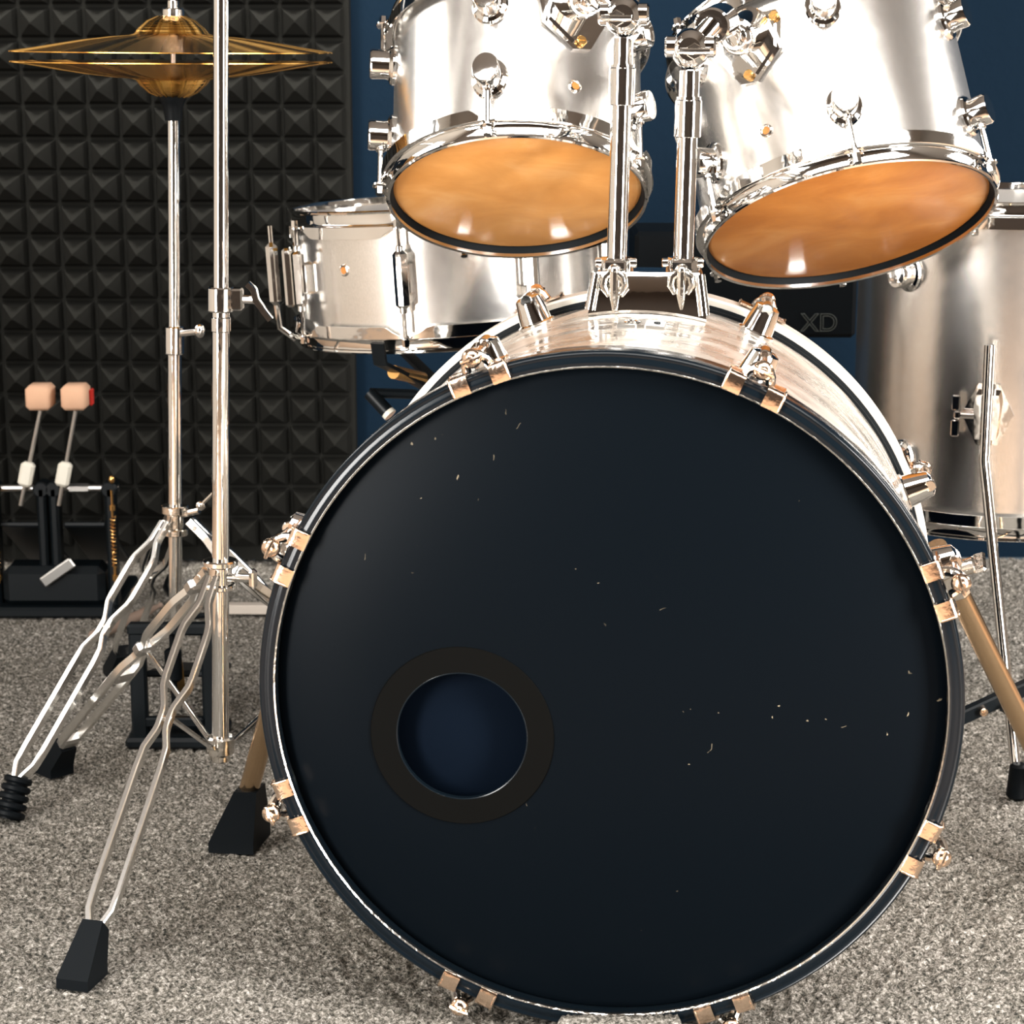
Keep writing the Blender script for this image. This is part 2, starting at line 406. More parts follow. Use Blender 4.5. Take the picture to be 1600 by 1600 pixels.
def rack_tom(name, label, o, A, R, T, lugs, headm, vent_at, bracket_at):
    t = thing(name, label, 'drum', M=drum_matrix(o, A), group=None)
    build('shell', plain_shell(R, .013, T - .013), shell_m, t)
    bh = build('bottom_hoop', flanged_hoop(R, lugs), chrome, t)
    build('top_hoop', flanged_hoop(R, lugs), chrome, t, Matrix.Translation((0, 0, T)) @ Matrix.Diagonal((1, 1, -1, 1)))
    g = G(); g.lathe([(0, .0095), (R - .006, .0095), (R - .003, .0105), (R + .0008, .013), (R + .0008, .016), (0, .016)], 96)
    build('bottom_head', g, headm, t)
    g = G(); g.lathe([(R - .0015, .0092), (R + .0012, .004), (R + .0030, .004), (R + .0030, .016), (R - .0015, .016)], 96, closed=True)
    build('hoop_gasket', g, black_line, t)
    g = G(); g.lathe([(0, T - .0095), (R - .003, T - .0105), (R + .001, T - .013), (R + .001, T - .016), (0, T - .016)], 96)
    build('top_head', g, head_white, t)
    rm = tension_rod_mesh(-.010, -.058, .0125, True); rm2 = tension_rod_mesh(-.010, -.046, .0125, True)
    for a in lugs:
        l = part('lug', LUG, t, ang_frame(a, R, .068)); part('tension_rod', rm, l)
        M = ang_frame(a, R, T - .056) @ Matrix.Rotation(math.pi, 4, 'Z')
        l = part('lug', LUG, t, M); part('tension_rod', rm2, l)
    vent(t, vent_at[0], R, vent_at[1])
    # mount bracket
    th, z, sg = bracket_at
    M = ang_frame(th, R, z) @ Matrix.Rotation(rad(12 * sg), 4, 'Z')
    g = G()
    poly = [(-.030, .030), (.030, .030), (.036, .018), (.036, -.012), (.010, -.043), (-.010, -.043), (-.036, -.012), (-.036, .018)]
    g.prism(poly, .0045, z0=-.001)
    inner = [(x * .82, y * .82) for x, y in poly]; g.prism(inner, .0035, z0=.003)
    br = build('mount_bracket', g, chrome, t, M)
    g = G()
    g.cyl((0, .014, .004), (-.004 * sg, -.006, .036), .024, .019, n=40, bev=.002)
    g.cyl((-.004 * sg, -.006, .036), (-.005 * sg, -.009, .042), .015, .013, n=32, bev=.001)
    build('mount_socket', g, chrome, br)
    for (x, y) in ((-.029, .022), (.029, .022), (0, -.035)):
        g = G(); g.cyl((x, y, .004), (x, y, .0075), .0055, n=16, bev=.0008); g.box((x, y, .0078), (.007, .0012, .0008))
        build('screw', g, gold, br)
    return t, M

A1 = (0.0, math.sin(rad(31.5)), math.cos(rad(31.5)))
TOM1_O = (.0055, 2.195, .670)
tom1, BM1 = rack_tom('rack_tom', 'smaller silver rack tom on the left with an amber bottom head, above the snare drum', TOM1_O, A1, .1285, .207,
                     [-12, 60, 132, 204, 276], head_amber, (26, .066), (25, .150, 1))
A2 = (-.152, math.sin(rad(29)), math.cos(rad(29)))
TOM2_O = (.358, 2.265, .636)
tom2, BM2 = rack_tom('rack_tom', 'larger silver rack tom on the right with a deep amber bottom head, tilted sideways', TOM2_O, A2, .1515, .236,
                     [-6, 54, 114, 174, 234, 294], head_amber_dark, (-37, .068), (-36, .166, -1))

# ------------------------------------------------------------------ bass drum
YAW = rad(7.06); BR = .2794; HR = .2925; BL = .467; CZ = .297
bass = thing('bass_drum', 'large silver bass drum with a black front head and a port hole', 'drum',
             M=Matrix.Translation((.0768, 1.6826, 0)) @ Matrix.Rotation(-YAW, 4, 'Z'))
def yl(M=None):  # lathe axis z -> drum axis y, centred on the drum axis
    return Matrix.Translation((0, 0, CZ)) @ Matrix.Rotation(rad(-90), 4, 'X')
YL = yl()
def bl(prof, n=160, closed=True): return G().lathe(prof, n, YL, closed=closed)
build('shell', bl([(BR, .020), (BR, BL - .020), (BR - .007, BL - .020), (BR - .007, .020)]), shell_gloss, bass)
build('shell_lining', bl([(BR - .0075, .03), (BR - .0075, BL - .03), (BR - .009, BL - .03), (BR - .009, .03)]), dark_inside, bass)
fh = bl([(.2800, .001), (.2815, 0), (.2850, -.0002), (.2870, .0010), (.2885, .0010), (.2905, -.0002), (.2918, .0006), (HR, .002), (HR, .033), (.2918, .0345), (.2872, .0345), (.2840, .0345), (.2810, .033), (.2800, .0315)])
build('front_hoop', fh, black_gloss, bass)
build('hoop_bead', bl([(.2796, .0035), (.2806, .0008), (.2800, .0002), (.2788, .0012), (.2782, .0035)]), chrome_worn, bass)
rh = bl([(.2815, BL - .034), (.283, BL - .0355), (.2905, BL - .0355), (HR, BL - .034), (HR, BL - .002), (.291, BL), (.282, BL), (.2805, BL - .002)])
build('rear_hoop', rh, hoop_silver, bass)
build('hoop_gasket', bl([(BR + .0002, BL - .044), (.2822, BL - .044), (.2826, BL - .037), (.2855, BL - .0362), (.2855, BL - .0356), (BR + .0002, BL - .0356)]), black_line, bass)
build('hoop_gasket', bl([(BR + .0002, .0345), (.2870, .0346), (.2865, .0385), (.2822, .0405), (BR + .0002, .0405)]), black_line, bass)
# head with port hole
HC = (-.1215, -.0385); HRAD = .0556
def head_front():
    g = G(); n = 128; RO = .2792; vs = []; fs = []
    y = .013
    for i in range(n):
        t = 2 * math.pi * i / n; d = (math.sin(t), math.cos(t))
        # ray from hole centre to the outer circle
        bq = HC[0] * d[0] + HC[1] * d[1]; cq = HC[0] ** 2 + HC[1] ** 2 - (RO - .008) ** 2
        s = -bq + math.sqrt(bq * bq - cq)
        a = (HC[0] + d[0] * HRAD, HC[1] + d[1] * HRAD); o = (HC[0] + d[0] * s, HC[1] + d[1] * s)
        k = RO / (RO - .008)
        vs += [(a[0], y + .0015, CZ + a[1]), (a[0], y, CZ + a[1]), (o[0], y, CZ + o[1]), (o[0] * k, y + .004, CZ + o[1] * k)]
    for i in range(n):
        j = (i + 1) % n
        for q in range(3): fs.append((i * 4 + q, j * 4 + q, j * 4 + q + 1, i * 4 + q + 1))
    g.add(vs, fs); return g
build('front_head', head_front(), head_black, bass)
port_m = mat('matt_black_port_ring', (.0014, .0014, .0012), 0, .7, spec=.05)
g = G(); g.lathe([(.0556, -.0002), (.0560, -.0016), (.0775, -.0014), (.0782, -.0002)], 96, Matrix.Translation((HC[0], .0128, CZ + HC[1])) @ Matrix.Rotation(rad(-90), 4, 'X'), closed=True)
build('port_ring', g, port_m, bass)
g = G(); g.lathe([(.0549, .0035), (.0549, -.0014), (.0557, -.0018), (.0564, -.0014), (.0557, .0035)], 96, Matrix.Translation((HC[0], .0128, CZ + HC[1])) @ Matrix.Rotation(rad(-90), 4, 'X'), closed=True)
build('port_edge', g, black_gloss, bass)
g = G(); g.box((HC[0], .062, CZ + HC[1]), (.17, .06, .17), None, .008)
build('damping_pad', g, navy_head, bass, angle=60)
g = G(); g.lathe([(0, BL - .012), (.2795, BL - .012), (.2795, BL - .014), (0, BL - .014)], 96, YL)
build('rear_head', g, navy_head, bass)

# claw (x tangent, y back, z outward; origin: hoop outer surface at the front face)
def claw_meshes():
    g = G()
    for sx in (-1, 1):
        cx = sx * .0172; w = .0150
        prof = [(-.0006, -.0135), (-.0022, -.0138), (-.0030, -.012), (-.0030, -.002), (-.0022, .0012), (-.0005, .0024), (.010, .0026), (.024, .0026), (.028, .0032), (.028, .0012), (.012, .0006), (.0006, .0004), (-.0006, -.0010)]
        n = len(prof)
        vs = [(cx - w / 2, y, z) for y, z in prof] + [(cx + w / 2, y, z) for y, z in prof]
        fs = [tuple(range(n)), tuple(range(n, 2 * n))[::-1]] + [(i, (i + 1) % n, n + (i + 1) % n, n + i) for i in range(n)]
        g.add(vs, fs)
        g.tube([(cx + sx * w * .47, -.0032, -.012), (cx + sx * w * .47, -.0034, -.002), (cx + sx * w * .47, -.0015, .0022), (cx + sx * w * .47, .010, .0032)], .0010, 8)
    a = g.mesh('claw', warm_metal, 50)
    g = G()
    g.tube([(-.0105, .016, .0025), (-.0085, .013, .008), (-.005, .011, .0125), (0, .010, .0145), (.005, .011, .0125), (.0085, .013, .008), (.0105, .016, .0025)], .0042, 10)
    g.cyl((0, .004, .0125), (0, .016, .0125), .0064, n=20, bev=.001)
    b = g.mesh('claw_bridge', chrome_worn)
    g = G(); g.cyl((0, .002, .0125), (0, .062, .0125), .0032, n=12)
    g.sphere((0, .000, .0125), .0082, 20, (1, .8, 1)); g.cyl((0, -.010, .0125), (0, -.004, .0125), .0034, n=8, bev=.0005)
    g.tube([(-.0065, -.003, .0125), (-.0075, -.007, .0125), (0, -.010, .0125), (.0075, -.007, .0125), (.0065, -.003, .0125)], .0016, 8)
    c = g.mesh('tension_key_rod', warm_metal)
    g = G()
    g.lathe([(0, -.002), (.0185, -.001), (.0190, .002), (.0165, .0035), (.0135, .022), (.0125, .0275), (.0085, .0300), (0, .0302)], 32)
    g.cyl((0, -.013, .0265), (0, .013, .0265), .0060, n=20, bev=.001)
    d = g.mesh('lug', chrome)
    return a, b, c, d
CL, CBR, CKR, BLUG = claw_meshes()
for k in range(8):
    ph = rad(23.8 + 45 * k)
    r = Vector((math.sin(ph), 0, math.cos(ph))); tg = Vector((math.cos(ph), 0, -math.sin(ph))); c0 = Vector((0, 0, CZ))
    M = frame(c0 + r * HR, tg, (0, 1, 0), r)
    c = part('claw', CL, bass, M); part('claw_bridge', CBR, c); part('tension_rod', CKR, c)
    M = frame(c0 + r * BR + Vector((0, .082, 0)), tg, (0, 1, 0), r); part('lug', BLUG, bass, M)
    M = frame(c0 + r * HR + Vector((0, BL, 0)), -tg, (0, -1, 0), r)
    c = part('claw', CL, bass, M); part('claw_bridge', CBR, c); part('tension_rod', CKR, c)
    M = frame(c0 + r * BR + Vector((0, BL - .074, 0)), tg, (0, 1, 0), r); part('lug', BLUG, bass, M)

# badge on the shell top
def shell_pt(x, y, dz=0):
    return Vector((x, y, CZ + math.sqrt(BR * BR - x * x) + dz))
g = G()
for s in range(8):
    x0 = -.0215 + s * .043 / 8; x1 = x0 + .043 / 8
    p = [shell_pt(x0 + .01, .245, .0022), shell_pt(x1 + .01, .245, .0022), shell_pt(x1 + .01, .285, .0022), shell_pt(x0 + .01, .285, .0022)]
    q = [a - Vector((0, 0, .003)) for a in p]
    g.add(p + q, [(0, 1, 2, 3), (0, 1, 5, 4), (3, 2, 6, 7), (0, 4, 7, 3), (1, 5, 6, 2)])
badge = build('badge', g, steel, bass)
g = G(); g.lathe([(.0045, .0002), (.0062, .0012), (.0078, .0002), (.0062, -.001)], 24, Matrix.Translation(shell_pt(.001, .263, .0026)) @ Matrix.Diagonal((1, 1.1, 1, 1)), closed=True)
build('badge_emblem', g, chrome, badge)
g = G(); g.lathe([(0, .0015), (.0028, .0012), (.0032, -.001), (0, -.001)], 16, Matrix.Translation(shell_pt(.024, .265, .0024)))
build('badge_rivet', g, black_metal, badge)

# spurs
def spur(sx, mount, foot):
    g = G()
    m = Vector(mount); f = Vector(foot); d = (f - m).normalized()
    top = m - d * .045
    g.tube([top, top + d * .004, f - d * .006], .0105, 20)
    s_ = build('spur', g, spur_m, bass)
    g = G()
    inn = Vector((sx * (BR - .002), mount[1] + .0, mount[2] + .0))
    X = d; Z = Vector((sx, 0, 0)); Z = (Z - X * Z.dot(X)).normalized(); Y = Z.cross(X)
    F = frame(m, X, Y, Z)
    g.box((-.005, 0, -.002), (.044, .030, .030), F, .006)
    g.cyl(F @ Vector((-.012, .0, .008)), F @ Vector((-.012, -.0, .026)), .008, n=16, bev=.001)
    g.box((-.012, 0, .030), (.005, .026, .012), F, .002)
    build('spur_bracket', g, chrome_worn, s_)
    # rubber wedge foot
    g = G()
    b0 = [(-.026, -.030), (.022, -.030), (.026, .030), (-.022, .030)]
    base = [Vector((f.x + x, f.y + y, .001)) for x, y in b0]; a = f - d * .058
    topv = [a + Vector((x * .5, y * .5, 0)) for x, y in b0]
    mid = [Vector((f.x + x * 1.0, f.y + y, .012)) for x, y in b0]
    g.add(base + mid + topv, [(0, 1, 2, 3)] + [(i, (i + 1) % 4, 4 + (i + 1) % 4, 4 + i) for i in range(4)] + [(4 + i, 4 + (i + 1) % 4, 8 + (i + 1) % 4, 8 + i) for i in range(4)] + [(8, 9, 10, 11)])
    build('rubber_foot', g, black_rubber, s_, angle=40)
Bi = bass.matrix_world.inverted() if False else (Matrix.Translation((.0768, 1.6826, 0)) @ Matrix.Rotation(-YAW, 4, 'Z')).inverted()
spur(1, Bi @ Vector((.407, 1.905, .343)), Bi @ Vector((.585, 2.045, .022)))
spur(-1, Bi @ Vector((-.192, 1.965, .343)), Bi @ Vector((-.288, 2.122, .022)))

# ------------------------------------------------------------------ double tom holder on the bass drum
BW = Matrix.Translation((.0768, 1.6826, 0)) @ Matrix.Rotation(-YAW, 4, 'Z')
BOX = .010
th_o = BW @ Vector((BOX, .372, CZ + BR + .001))
holder = thing('double_tom_holder', 'chrome double tom holder standing on top of the bass drum', 'drum mount', M=Matrix.Translation(th_o) @ Matrix.Rotation(-YAW, 4, 'Z'))
HI = (Matrix.Translation(th_o) @ Matrix.Rotation(-YAW, 4, 'Z')).inverted()
g = G()
n = 12; vs = []; fs = []
for i in range(n + 1):
    u = -1 + 2 * i / n; xb = u * .0565; xt = u * .0500
    zb = math.sqrt(BR ** 2 - (xb + BOX) ** 2) - BR - .0005
    for (y, z, x) in ((-.028, zb, xb), (-.030, zb + .003, xb), (-.024, .034, xt), (-.021, .038, xt * .97), (.021, .038, xt * .97), (.024, .034, xt), (.030, zb + .003, xb), (.028, zb, xb)):
        vs.append((x, y, z))
for i in range(n):
    for k in range(7): fs.append((i * 8 + k, i * 8 + k + 1, (i + 1) * 8 + k + 1, (i + 1) * 8 + k))
fs.append(tuple(range(8))); fs.append(tuple(n * 8 + k for k in range(8))[::-1])
g.add(vs, fs); base = build('base_block', g, chrome, holder)
g = G()
for x in (-.0545, .0545):
    g = G(); g.tube([(x, -.029, math.sqrt(BR ** 2 - (x + BOX) ** 2) - BR + .0055), (x * .90, -.023, .036)], .0055, 12)
    build('base_rib', g, chrome, base)
def post(px, ztop, name_side):
    bx = HI @ Vector((px[0], px[1], 0)); x, y = bx.x, bx.y
    tx = HI @ Vector((px[2], px[1], 0)); xt = tx.x
    H = ztop - th_o.z
    p0 = Vector((x, y, .034)); p1 = Vector((xt, y, H))
    d = (p1 - p0).normalized()
    g = G(); g.cyl(p0, p1 - d * .02, .0098, n=28)
    po = build('post', g, chrome, holder)
    g = G(); g.cyl(p1 - d * .082, p1 - d * .047, .0128, n=32, bev=.0008); g.cyl(p1 - d * .047, p1 - d * .044, .0118, n=28)
    build('post_sleeve', g, chrome, po)
    g = G(); g.cyl(p0, p0 + d * .016, .0165, n=32, bev=.002)
    g.box((x, y - .017, .044), (.022, .012, .010), None, .002); g.cyl((x - .020, y - .004, .045), (x + .020, y - .004, .045), .0048, n=12, bev=.001)
    cl = build('post_clamp', g, chrome, po)
    g = G()
    g.sphere((x, y - .026, .040), .0062, 14)
    for sx in (-1, 1):
        g.tube([(x, y - .026, .040), (x + sx * .009, y - .028, .034), (x + sx * .010, y - .029, .026), (x + sx * .006, y - .030, .018)], .003, 10, [.004, .0042, .0038, .002])
    g.tube([(x, y - .027, .040), (x, y - .030, .018), (x + .0005, y - .031, .003)], .004, 10, [.005, .0045, .002])
    build('wing_screw', g, chrome_worn, cl)
    return p1, po
def arm(p1, po, socket_w, sg):
    sp = HI @ Vector(socket_w)
    g = G()   # joint block at the post top with a cross barrel
    g.sphere(p1, .0185, 24, (1, .95, 1.05)); g.cyl(p1 + Vector((0, -.022, 0)), p1 + Vector((0, .022, 0)), .0125, n=28, bev=.002)
    g.cyl(p1 + Vector((-.024, 0, .002)), p1 + Vector((.024, 0, .002)), .0105, n=24, bev=.002)
    j = build('tilt_joint', g, chrome, po)
    g = G(); q = p1 + Vector((-sg * .018, .004, .020)); mid = (q + sp) / 2 + Vector((0, 0, .012))
    g.tube([p1, q, mid, sp], .0095, 20)
    g.cyl(q + (mid - q) * .1, q + (mid - q) * .85, .0175, n=32, bev=.002)
    g.cyl(mid - (sp - mid) * .12, mid + (sp - mid) * .2, .0150, n=32, bev=.001)
    build('tom_arm', g, chrome, po)
    g = G(); a = p1 + Vector((-sg * .005, -.022, -.002))
    g.cyl(a, a + Vector((0, -.008, 0)), .008, n=6, bev=.001); g.tube([a + Vector((-.014, -.008, 0)), a + Vector((0, -.010, 0)), a + Vector((.014, -.008, 0))], .003, 10)
    build('wing_screw', g, chrome_worn, j)
def sock(O, A, BM, sg): return drum_matrix(O, A) @ BM @ Vector((-.005 * sg, -.009, .043))
p1, po = post((.1005, 2.050, .105), .853, 'l'); arm(p1, po, sock(TOM1_O, A1, BM1, 1), 1)
p2, po = post((.1645, 2.050, .168), .823, 'r'); arm(p2, po, sock(TOM2_O, A2, BM2, -1), -1)

# ------------------------------------------------------------------ snare drum and floor tom
def tube_lug_mesh(L_=.060):
    g = G(); g.box((0, 0, .006), (.016, L_ * .55, .014), None, .003)
    g.box((0, 0, .016), (.0165, L_, .014), None, .0055)
    g.cyl((0, -L_ / 2 - .004, .016), (0, L_ / 2 + .004, .016), .0045, n=14, bev=.0008)
    return g.mesh('lug', chrome)
def double_rod(h, z):
    out = []
    for s in (-1, 1):
        g = G()
        g.cyl((0, s * .02, z), (0, s * h, z), .0026, n=10); g.cyl((0, s * (h - .001), z), (0, s * (h + .001), z), .0062, n=14, bev=.0003)
        g.cyl((0, s * (h + .001), z), (0, s * (h + .009), z), .0045, .004, n=6)
        out.append(g.mesh('tension_rod', chrome))
    return out
def upright_drum(name, label, O, A, R, T, lugs, ll, vent_at, spin=0):
    t = thing(name, label, 'drum', M=drum_matrix(O, A, spin))
    build('shell', plain_shell(R, .013, T - .013), shell_m, t)
    build('bottom_hoop', flanged_hoop(R, lugs), chrome, t)
    build('top_hoop', flanged_hoop(R, lugs), chrome, t, Matrix.Translation((0, 0, T)) @ Matrix.Diagonal((1, 1, -1, 1)))
    for z, nm in ((.0095, 'bottom_head'), (T - .0095, 'top_head')):
        s = 1 if z < .1 else -1
        g = G(); g.lathe([(0, z), (R - .004, z), (R + .001, z + s * .004), (R + .001, z + s * .0065), (0, z + s * .0065)], 96)
        build(nm, g, head_white, t)
    if ll:
        lm = tube_lug_mesh(ll); rm = double_rod(T / 2 - .018, .016)
        for a in lugs:
            l = part('lug', lm, t, ang_frame(a, R, T / 2 + .004))
            for r_ in rm: part('tension_rod', r_, l, Matrix.Translation((0, -.004, 0)))
    else:
        rm = tension_rod_mesh(-.010, -.077, .0125, True)
        for a in lugs:
            l = part('lug', LUG, t, ang_frame(a, R, .087)); part('tension_rod', rm, l)
            l = part('lug', LUG, t, ang_frame(a, R, T - .087) @ Matrix.Rotation(math.pi, 4, 'Z')); part('tension_rod', rm, l)
    vent(t, vent_at[0], R, vent_at[1]); return t
AS = (-.062, .02, 1)
snare = upright_drum('snare_drum', 'silver snare drum with chrome hoops behind the bass drum, left of the rack toms', (-.066, 2.552, .487), AS, .184, .160,
                     [-15, 28, 73, 118, 163, 208, 253, 299], .068, (-40, .094))
g = G(); M = ang_frame(-86, .184, .08)
g.box((0, .0, .012), (.030, .070, .012), M, .003); g.box((0, .005, .030), (.020, .075, .014), M, .005); g.tube([M @ Vector((0, -.03, .030)), M @ Vector((0, -.060, .028)), M @ Vector((0, -.075, .010))], .004, 10)
g.tube([M @ Vector((0, .035, .030)), M @ Vector((0, .062, .030))], .003, 10)
build('strainer', g, chrome, snare)
g = G(); M = ang_frame(-86, .184, .08)
g.tube([M @ Vector((-.004, -.072, .012)), M @ Vector((-.004, -.078, -.02)), M @ Vector((-.004, -.079, -.10))], .0025, 8)
build('snare_wire_strap', g, white_plastic, snare)

FT = (.606, 2.612, .256); FR = .1785
ftom = upright_drum('floor_tom', 'tall silver floor tom on legs at the right edge, behind the bass drum', FT, (0, 0, 1), FR, .395,
                    [-51, 9, 69, 129, 189, 249], 0, (45, .16), 0)
def ft_leg(th, zc, foot):
    M = ang_frame(th, FR, zc)
    g = G()
    g.prism([(-.030, 0), (-.012, .036), (.012, .036), (.030, 0), (.012, -.036), (-.012, -.036)], .0035, M, -.001)
    g.prism([(-.013, .026), (.013, .026), (.015, .012), (.012, -.026), (-.012, -.026), (-.015, .012)], .022, M, .002)
    br = build('leg_bracket', g, chrome, ftom)
    g = G(); g.cyl(M @ Vector((-.012, 0, .013)), M @ Vector((-.030, 0, .013)), .0045, n=12)
    g.box((-.034, 0, .013), (.008, .010, .007), M, .002); g.box((-.036, .014, .013), (.010, .018, .004), M, .0015); g.box((-.036, -.016, .013), (.010, .020, .004), M, .0015)
    build('wing_screw', g, chrome, br)
    a = M @ Vector((0, .085, .0275)); b_ = M @ Vector((0, -.05, .0275)); f = Vector(foot) - Vector(FT)
    b2 = b_ + (b_ - a).normalized() * .02 + Vector((0, 0, 0))
    g = G(); e = f + Vector((0, 0, .012)); g.tube([a, b_, b_.lerp(e, .1), e.lerp(b_, .45), e], .0062, 16)
    lg = build('leg', g, chrome, ftom)
    g = G(); g.cyl(f + Vector((0, 0, -.0005)), f + Vector((0, 0, .040)), .0125, .0100, n=24, bev=.003)
    build('rubber_foot', g, black_rubber, lg)
ft_leg(-17, .150, (.567, 2.262, .001))
ft_leg(103, .150, (.90, 2.70, .001))
ft_leg(-137, .150, (.43, 2.86, .001))

# snare stand
ss = thing('snare_stand', 'dark snare stand basket just under the snare drum', 'stand', (-.06, 2.56, 0))
g = G(); g.cyl((0, 0, .10), (0, 0, .435), .011, n=20)
build('pole', g, black_metal, ss)
for a in (95, 215, 335):
    g = G(); t = rad(a); d = Vector((math.sin(t), -math.cos(t), 0))
    g.strip([Vector((0, 0, .40)) + d * .012, Vector((0, 0, .425)) + d * .08, Vector((0, 0, .462)) + d * .170, Vector((0, 0, .476)) + d * .208, Vector((0, 0, .50)) + d * .214], (-d.y, d.x, 0), .016, .006)
    build('basket_arm', g, black_metal, ss)
for a in (75, 180, 285):
    g = G(); t = rad(a); d = Vector((math.sin(t), -math.cos(t), 0))
    g.strip([Vector((0, 0, .22)) + d * .012, Vector((0, 0, .11)) + d * .13, Vector((0, 0, .014)) + d * .215], (-d.y, d.x, 0), .012, .006)
    lg = build('leg', g, black_metal, ss)
    g = G(); e = d * .225; g.cyl((e.x, e.y, 0), (d.x * .21, d.y * .21, .028), .011, .008, n=16, bev=.002); build('rubber_foot', g, black_rubber, lg)
g = G(); g.tube([(-.045, -.10, .445), (-.075, -.16, .462)], .008, 12); build('basket_sleeve', g, gold, ss)
g = G(); g.tube([(-.112, -.02, .415), (-.090, -.03, .393)], .0085, 14); kb = build('tilt_handle', g, black_metal, ss)
g = G(); g.tube([(-.090, -.03, .393), (-.0865, -.0316, .3895)], .0087, 14); build('handle_tip', g, white_plastic, kb)
g = G(); g.sphere((-.076, -.02, .372), .0095, 16); build('height_knob', g, orange_plastic, ss)
g = G(); g.tube([(0, 0, .395), (-.06, -.012, .412), (-.112, -.02, .415)], .006, 10); build('tilt_rod', g, black_metal, ss)
g = G(); g.tube([(0, 0, .360), (-.04, -.01, .366), (-.076, -.02, .372)], .004, 10); build('knob_screw', g, black_metal, ss)

# ------------------------------------------------------------------ cymbal stand and hi-hat stand
def double_leg(parent, hub, foot, lat=None, hw=.0125, split=.08):
    """leg of two bars that pinch together at hub, middle and foot"""
    hub = Vector(hub); foot = Vector(foot); ax = foot - hub
    if lat is None: lat = ax.cross(Vector((0, 0, 1))).normalized()
    lat = Vector(lat)
    prof = [(0, .004), (split, .0045), (split + .07, hw * 1.15), (.315, hw * 1.15), (.385, .0045), (.44, .0045), (.50, hw), (.91, hw), (.965, .0042), (1, .0042)]
    leg = None
    g = G()
    for s in (-1, 1):
        pts = []
        for i, (t, w) in enumerate(prof): pts.append(hub + ax * t + lat * w * s)
        fine = [pts[0]]
        for i in range(1, len(pts) - 1):
            fine.append(pts[i].lerp(pts[i - 1], .12)); fine.append(pts[i].lerp(pts[i + 1], .12))
        fine.append(pts[-1])
        g.strip(fine, lat, .0058, .0095)
    leg = build('leg', g, leg_chrome, parent, angle=25)
    for t in (.41, .985, .03):
        g = G(); c = hub + ax * t; g.cyl(c - lat * .008, c + lat * .008, .0032, n=10, bev=.0005)
        build('leg_rivet', g, chrome_worn, leg)
    return leg, ax, lat
def stand_foot(leg, foot, ax, ribbed=False):
    foot = Vector(foot); d = ax.normalized(); flat = Vector((d.x, d.y, 0)).normalized(); sd = Vector((-flat.y, flat.x, 0))
    g = G()
    if ribbed:
        p = foot - d * .015; q = foot + Vector((flat.x * .010, flat.y * .010, -foot.z + .002))
        for k in range(5):
            a = p.lerp(q, k / 5); b_ = p.lerp(q, (k + .8) / 5); g.cyl(a, b_, .0155 + .0006 * k, n=24, bev=.002)
        g.cyl(p, q, .012, n=20)
    else:
        top = foot - d * .020
        q = foot + flat * .016; q.z = .001
        hs, hd = .010, .009; bs, bd = .0155, .020
        vt = [top + sd * a * hs + d.cross(sd) * b_ * hd for a, b_ in ((-1, -1), (1, -1), (1, 1), (-1, 1))]
        fl_ = [q + sd * a * bs + flat * b_ * bd for a, b_ in ((-1, -1), (1, -1), (1, 1), (-1, 1))]
        up = [v + Vector((0, 0, .010)) for v in fl_]
        if (vt[0] - up[0]).length + (vt[2] - up[2]).length > (vt[0] - up[2]).length + (vt[2] - up[0]).length: vt = [vt[3], vt[2], vt[1], vt[0]]
        g.add(fl_ + up + vt, [(0, 1, 2, 3)] + [(i, (i + 1) % 4, 4 + (i + 1) % 4, 4 + i) for i in range(4)] + [(4 + i, 4 + (i + 1) % 4, 8 + (i + 1) % 4, 8 + i) for i in range(4)] + [(8, 9, 10, 11)])
    build('rubber_foot', g, black_rubber, leg, angle=40)

cs = thing('cymbal_stand', 'tall chrome boom stand with a double-braced tripod in front of the hi-hat', 'stand', (-.304, 2.112, 0))
P = lambda x, y, z: Vector((x + .304, y - 2.112, z))
def pole_pt(z): return P(-.304 + .023 * (z - .11) / .76, 2.112, z)
g = G(); g.cyl(pole_pt(.57), pole_pt(1.45), .0075, n=28); up_ = build('upper_pole', g, chrome, cs)
g = G(); g.cyl(pole_pt(.108), pole_pt(.585), .0088, n=28); g.cyl(pole_pt(.547), pole_pt(.562), .0100, n=28, bev=.001); lo_ = build('lower_pole', g, chrome, cs)
g = G(); g.cyl(pole_pt(.567), pole_pt(.592), .0135, n=28, bev=.0015); c = pole_pt(.580)
g.box((c.x + .017, c.y - .004, c.z), (.012, .016, .022), None, .002)
cl_ = build('height_clamp', g, chrome, cs)
g = G(); g.cyl(c + Vector((.020, -.005, 0)), c + Vector((.034, -.008, .0)), .0045, n=14)
g.add([], [])
g.strip([c + Vector((.028, -.008, .016)), c + Vector((.034, -.008, .010)), c + Vector((.036, -.008, 0)), c + Vector((.044, -.008, -.012)), c + Vector((.050, -.008, -.020))], (0, 1, 0), .014, .0065)
build('wing_nut', g, chrome, cl_)
hubz = .308
g = G(); a, b_ = pole_pt(hubz - .020), pole_pt(hubz + .004)
g.cyl(pole_pt(hubz - .002), pole_pt(hubz + .005), .0180, n=24, bev=.0015); g.cyl(pole_pt(hubz - .026), pole_pt(hubz - .021), .0165, n=24, bev=.001); g.cyl(a, b_, .0120, n=24)
g.cyl(pole_pt(hubz - .012) + Vector((.010, -.008, 0)), pole_pt(hubz - .012) + Vector((.034, -.020, .002)), .0045, n=12); g.box(tuple(pole_pt(hubz - .012) + Vector((.036, -.021, .002))), (.008, .012, .020), None, .003)
build('hub', g, chrome, cs)
g = G(); g.cyl(pole_pt(.104), pole_pt(.124), .0145, n=24, bev=.002); g.cyl(pole_pt(.096), pole_pt(.106), .0105, n=20, bev=.002); lc_ = build('lower_collar', g, chrome_worn, cs)
feet = [P(-.384, 1.800, .030), P(-.522, 2.335, .030), P(-.050, 2.335, .030)]
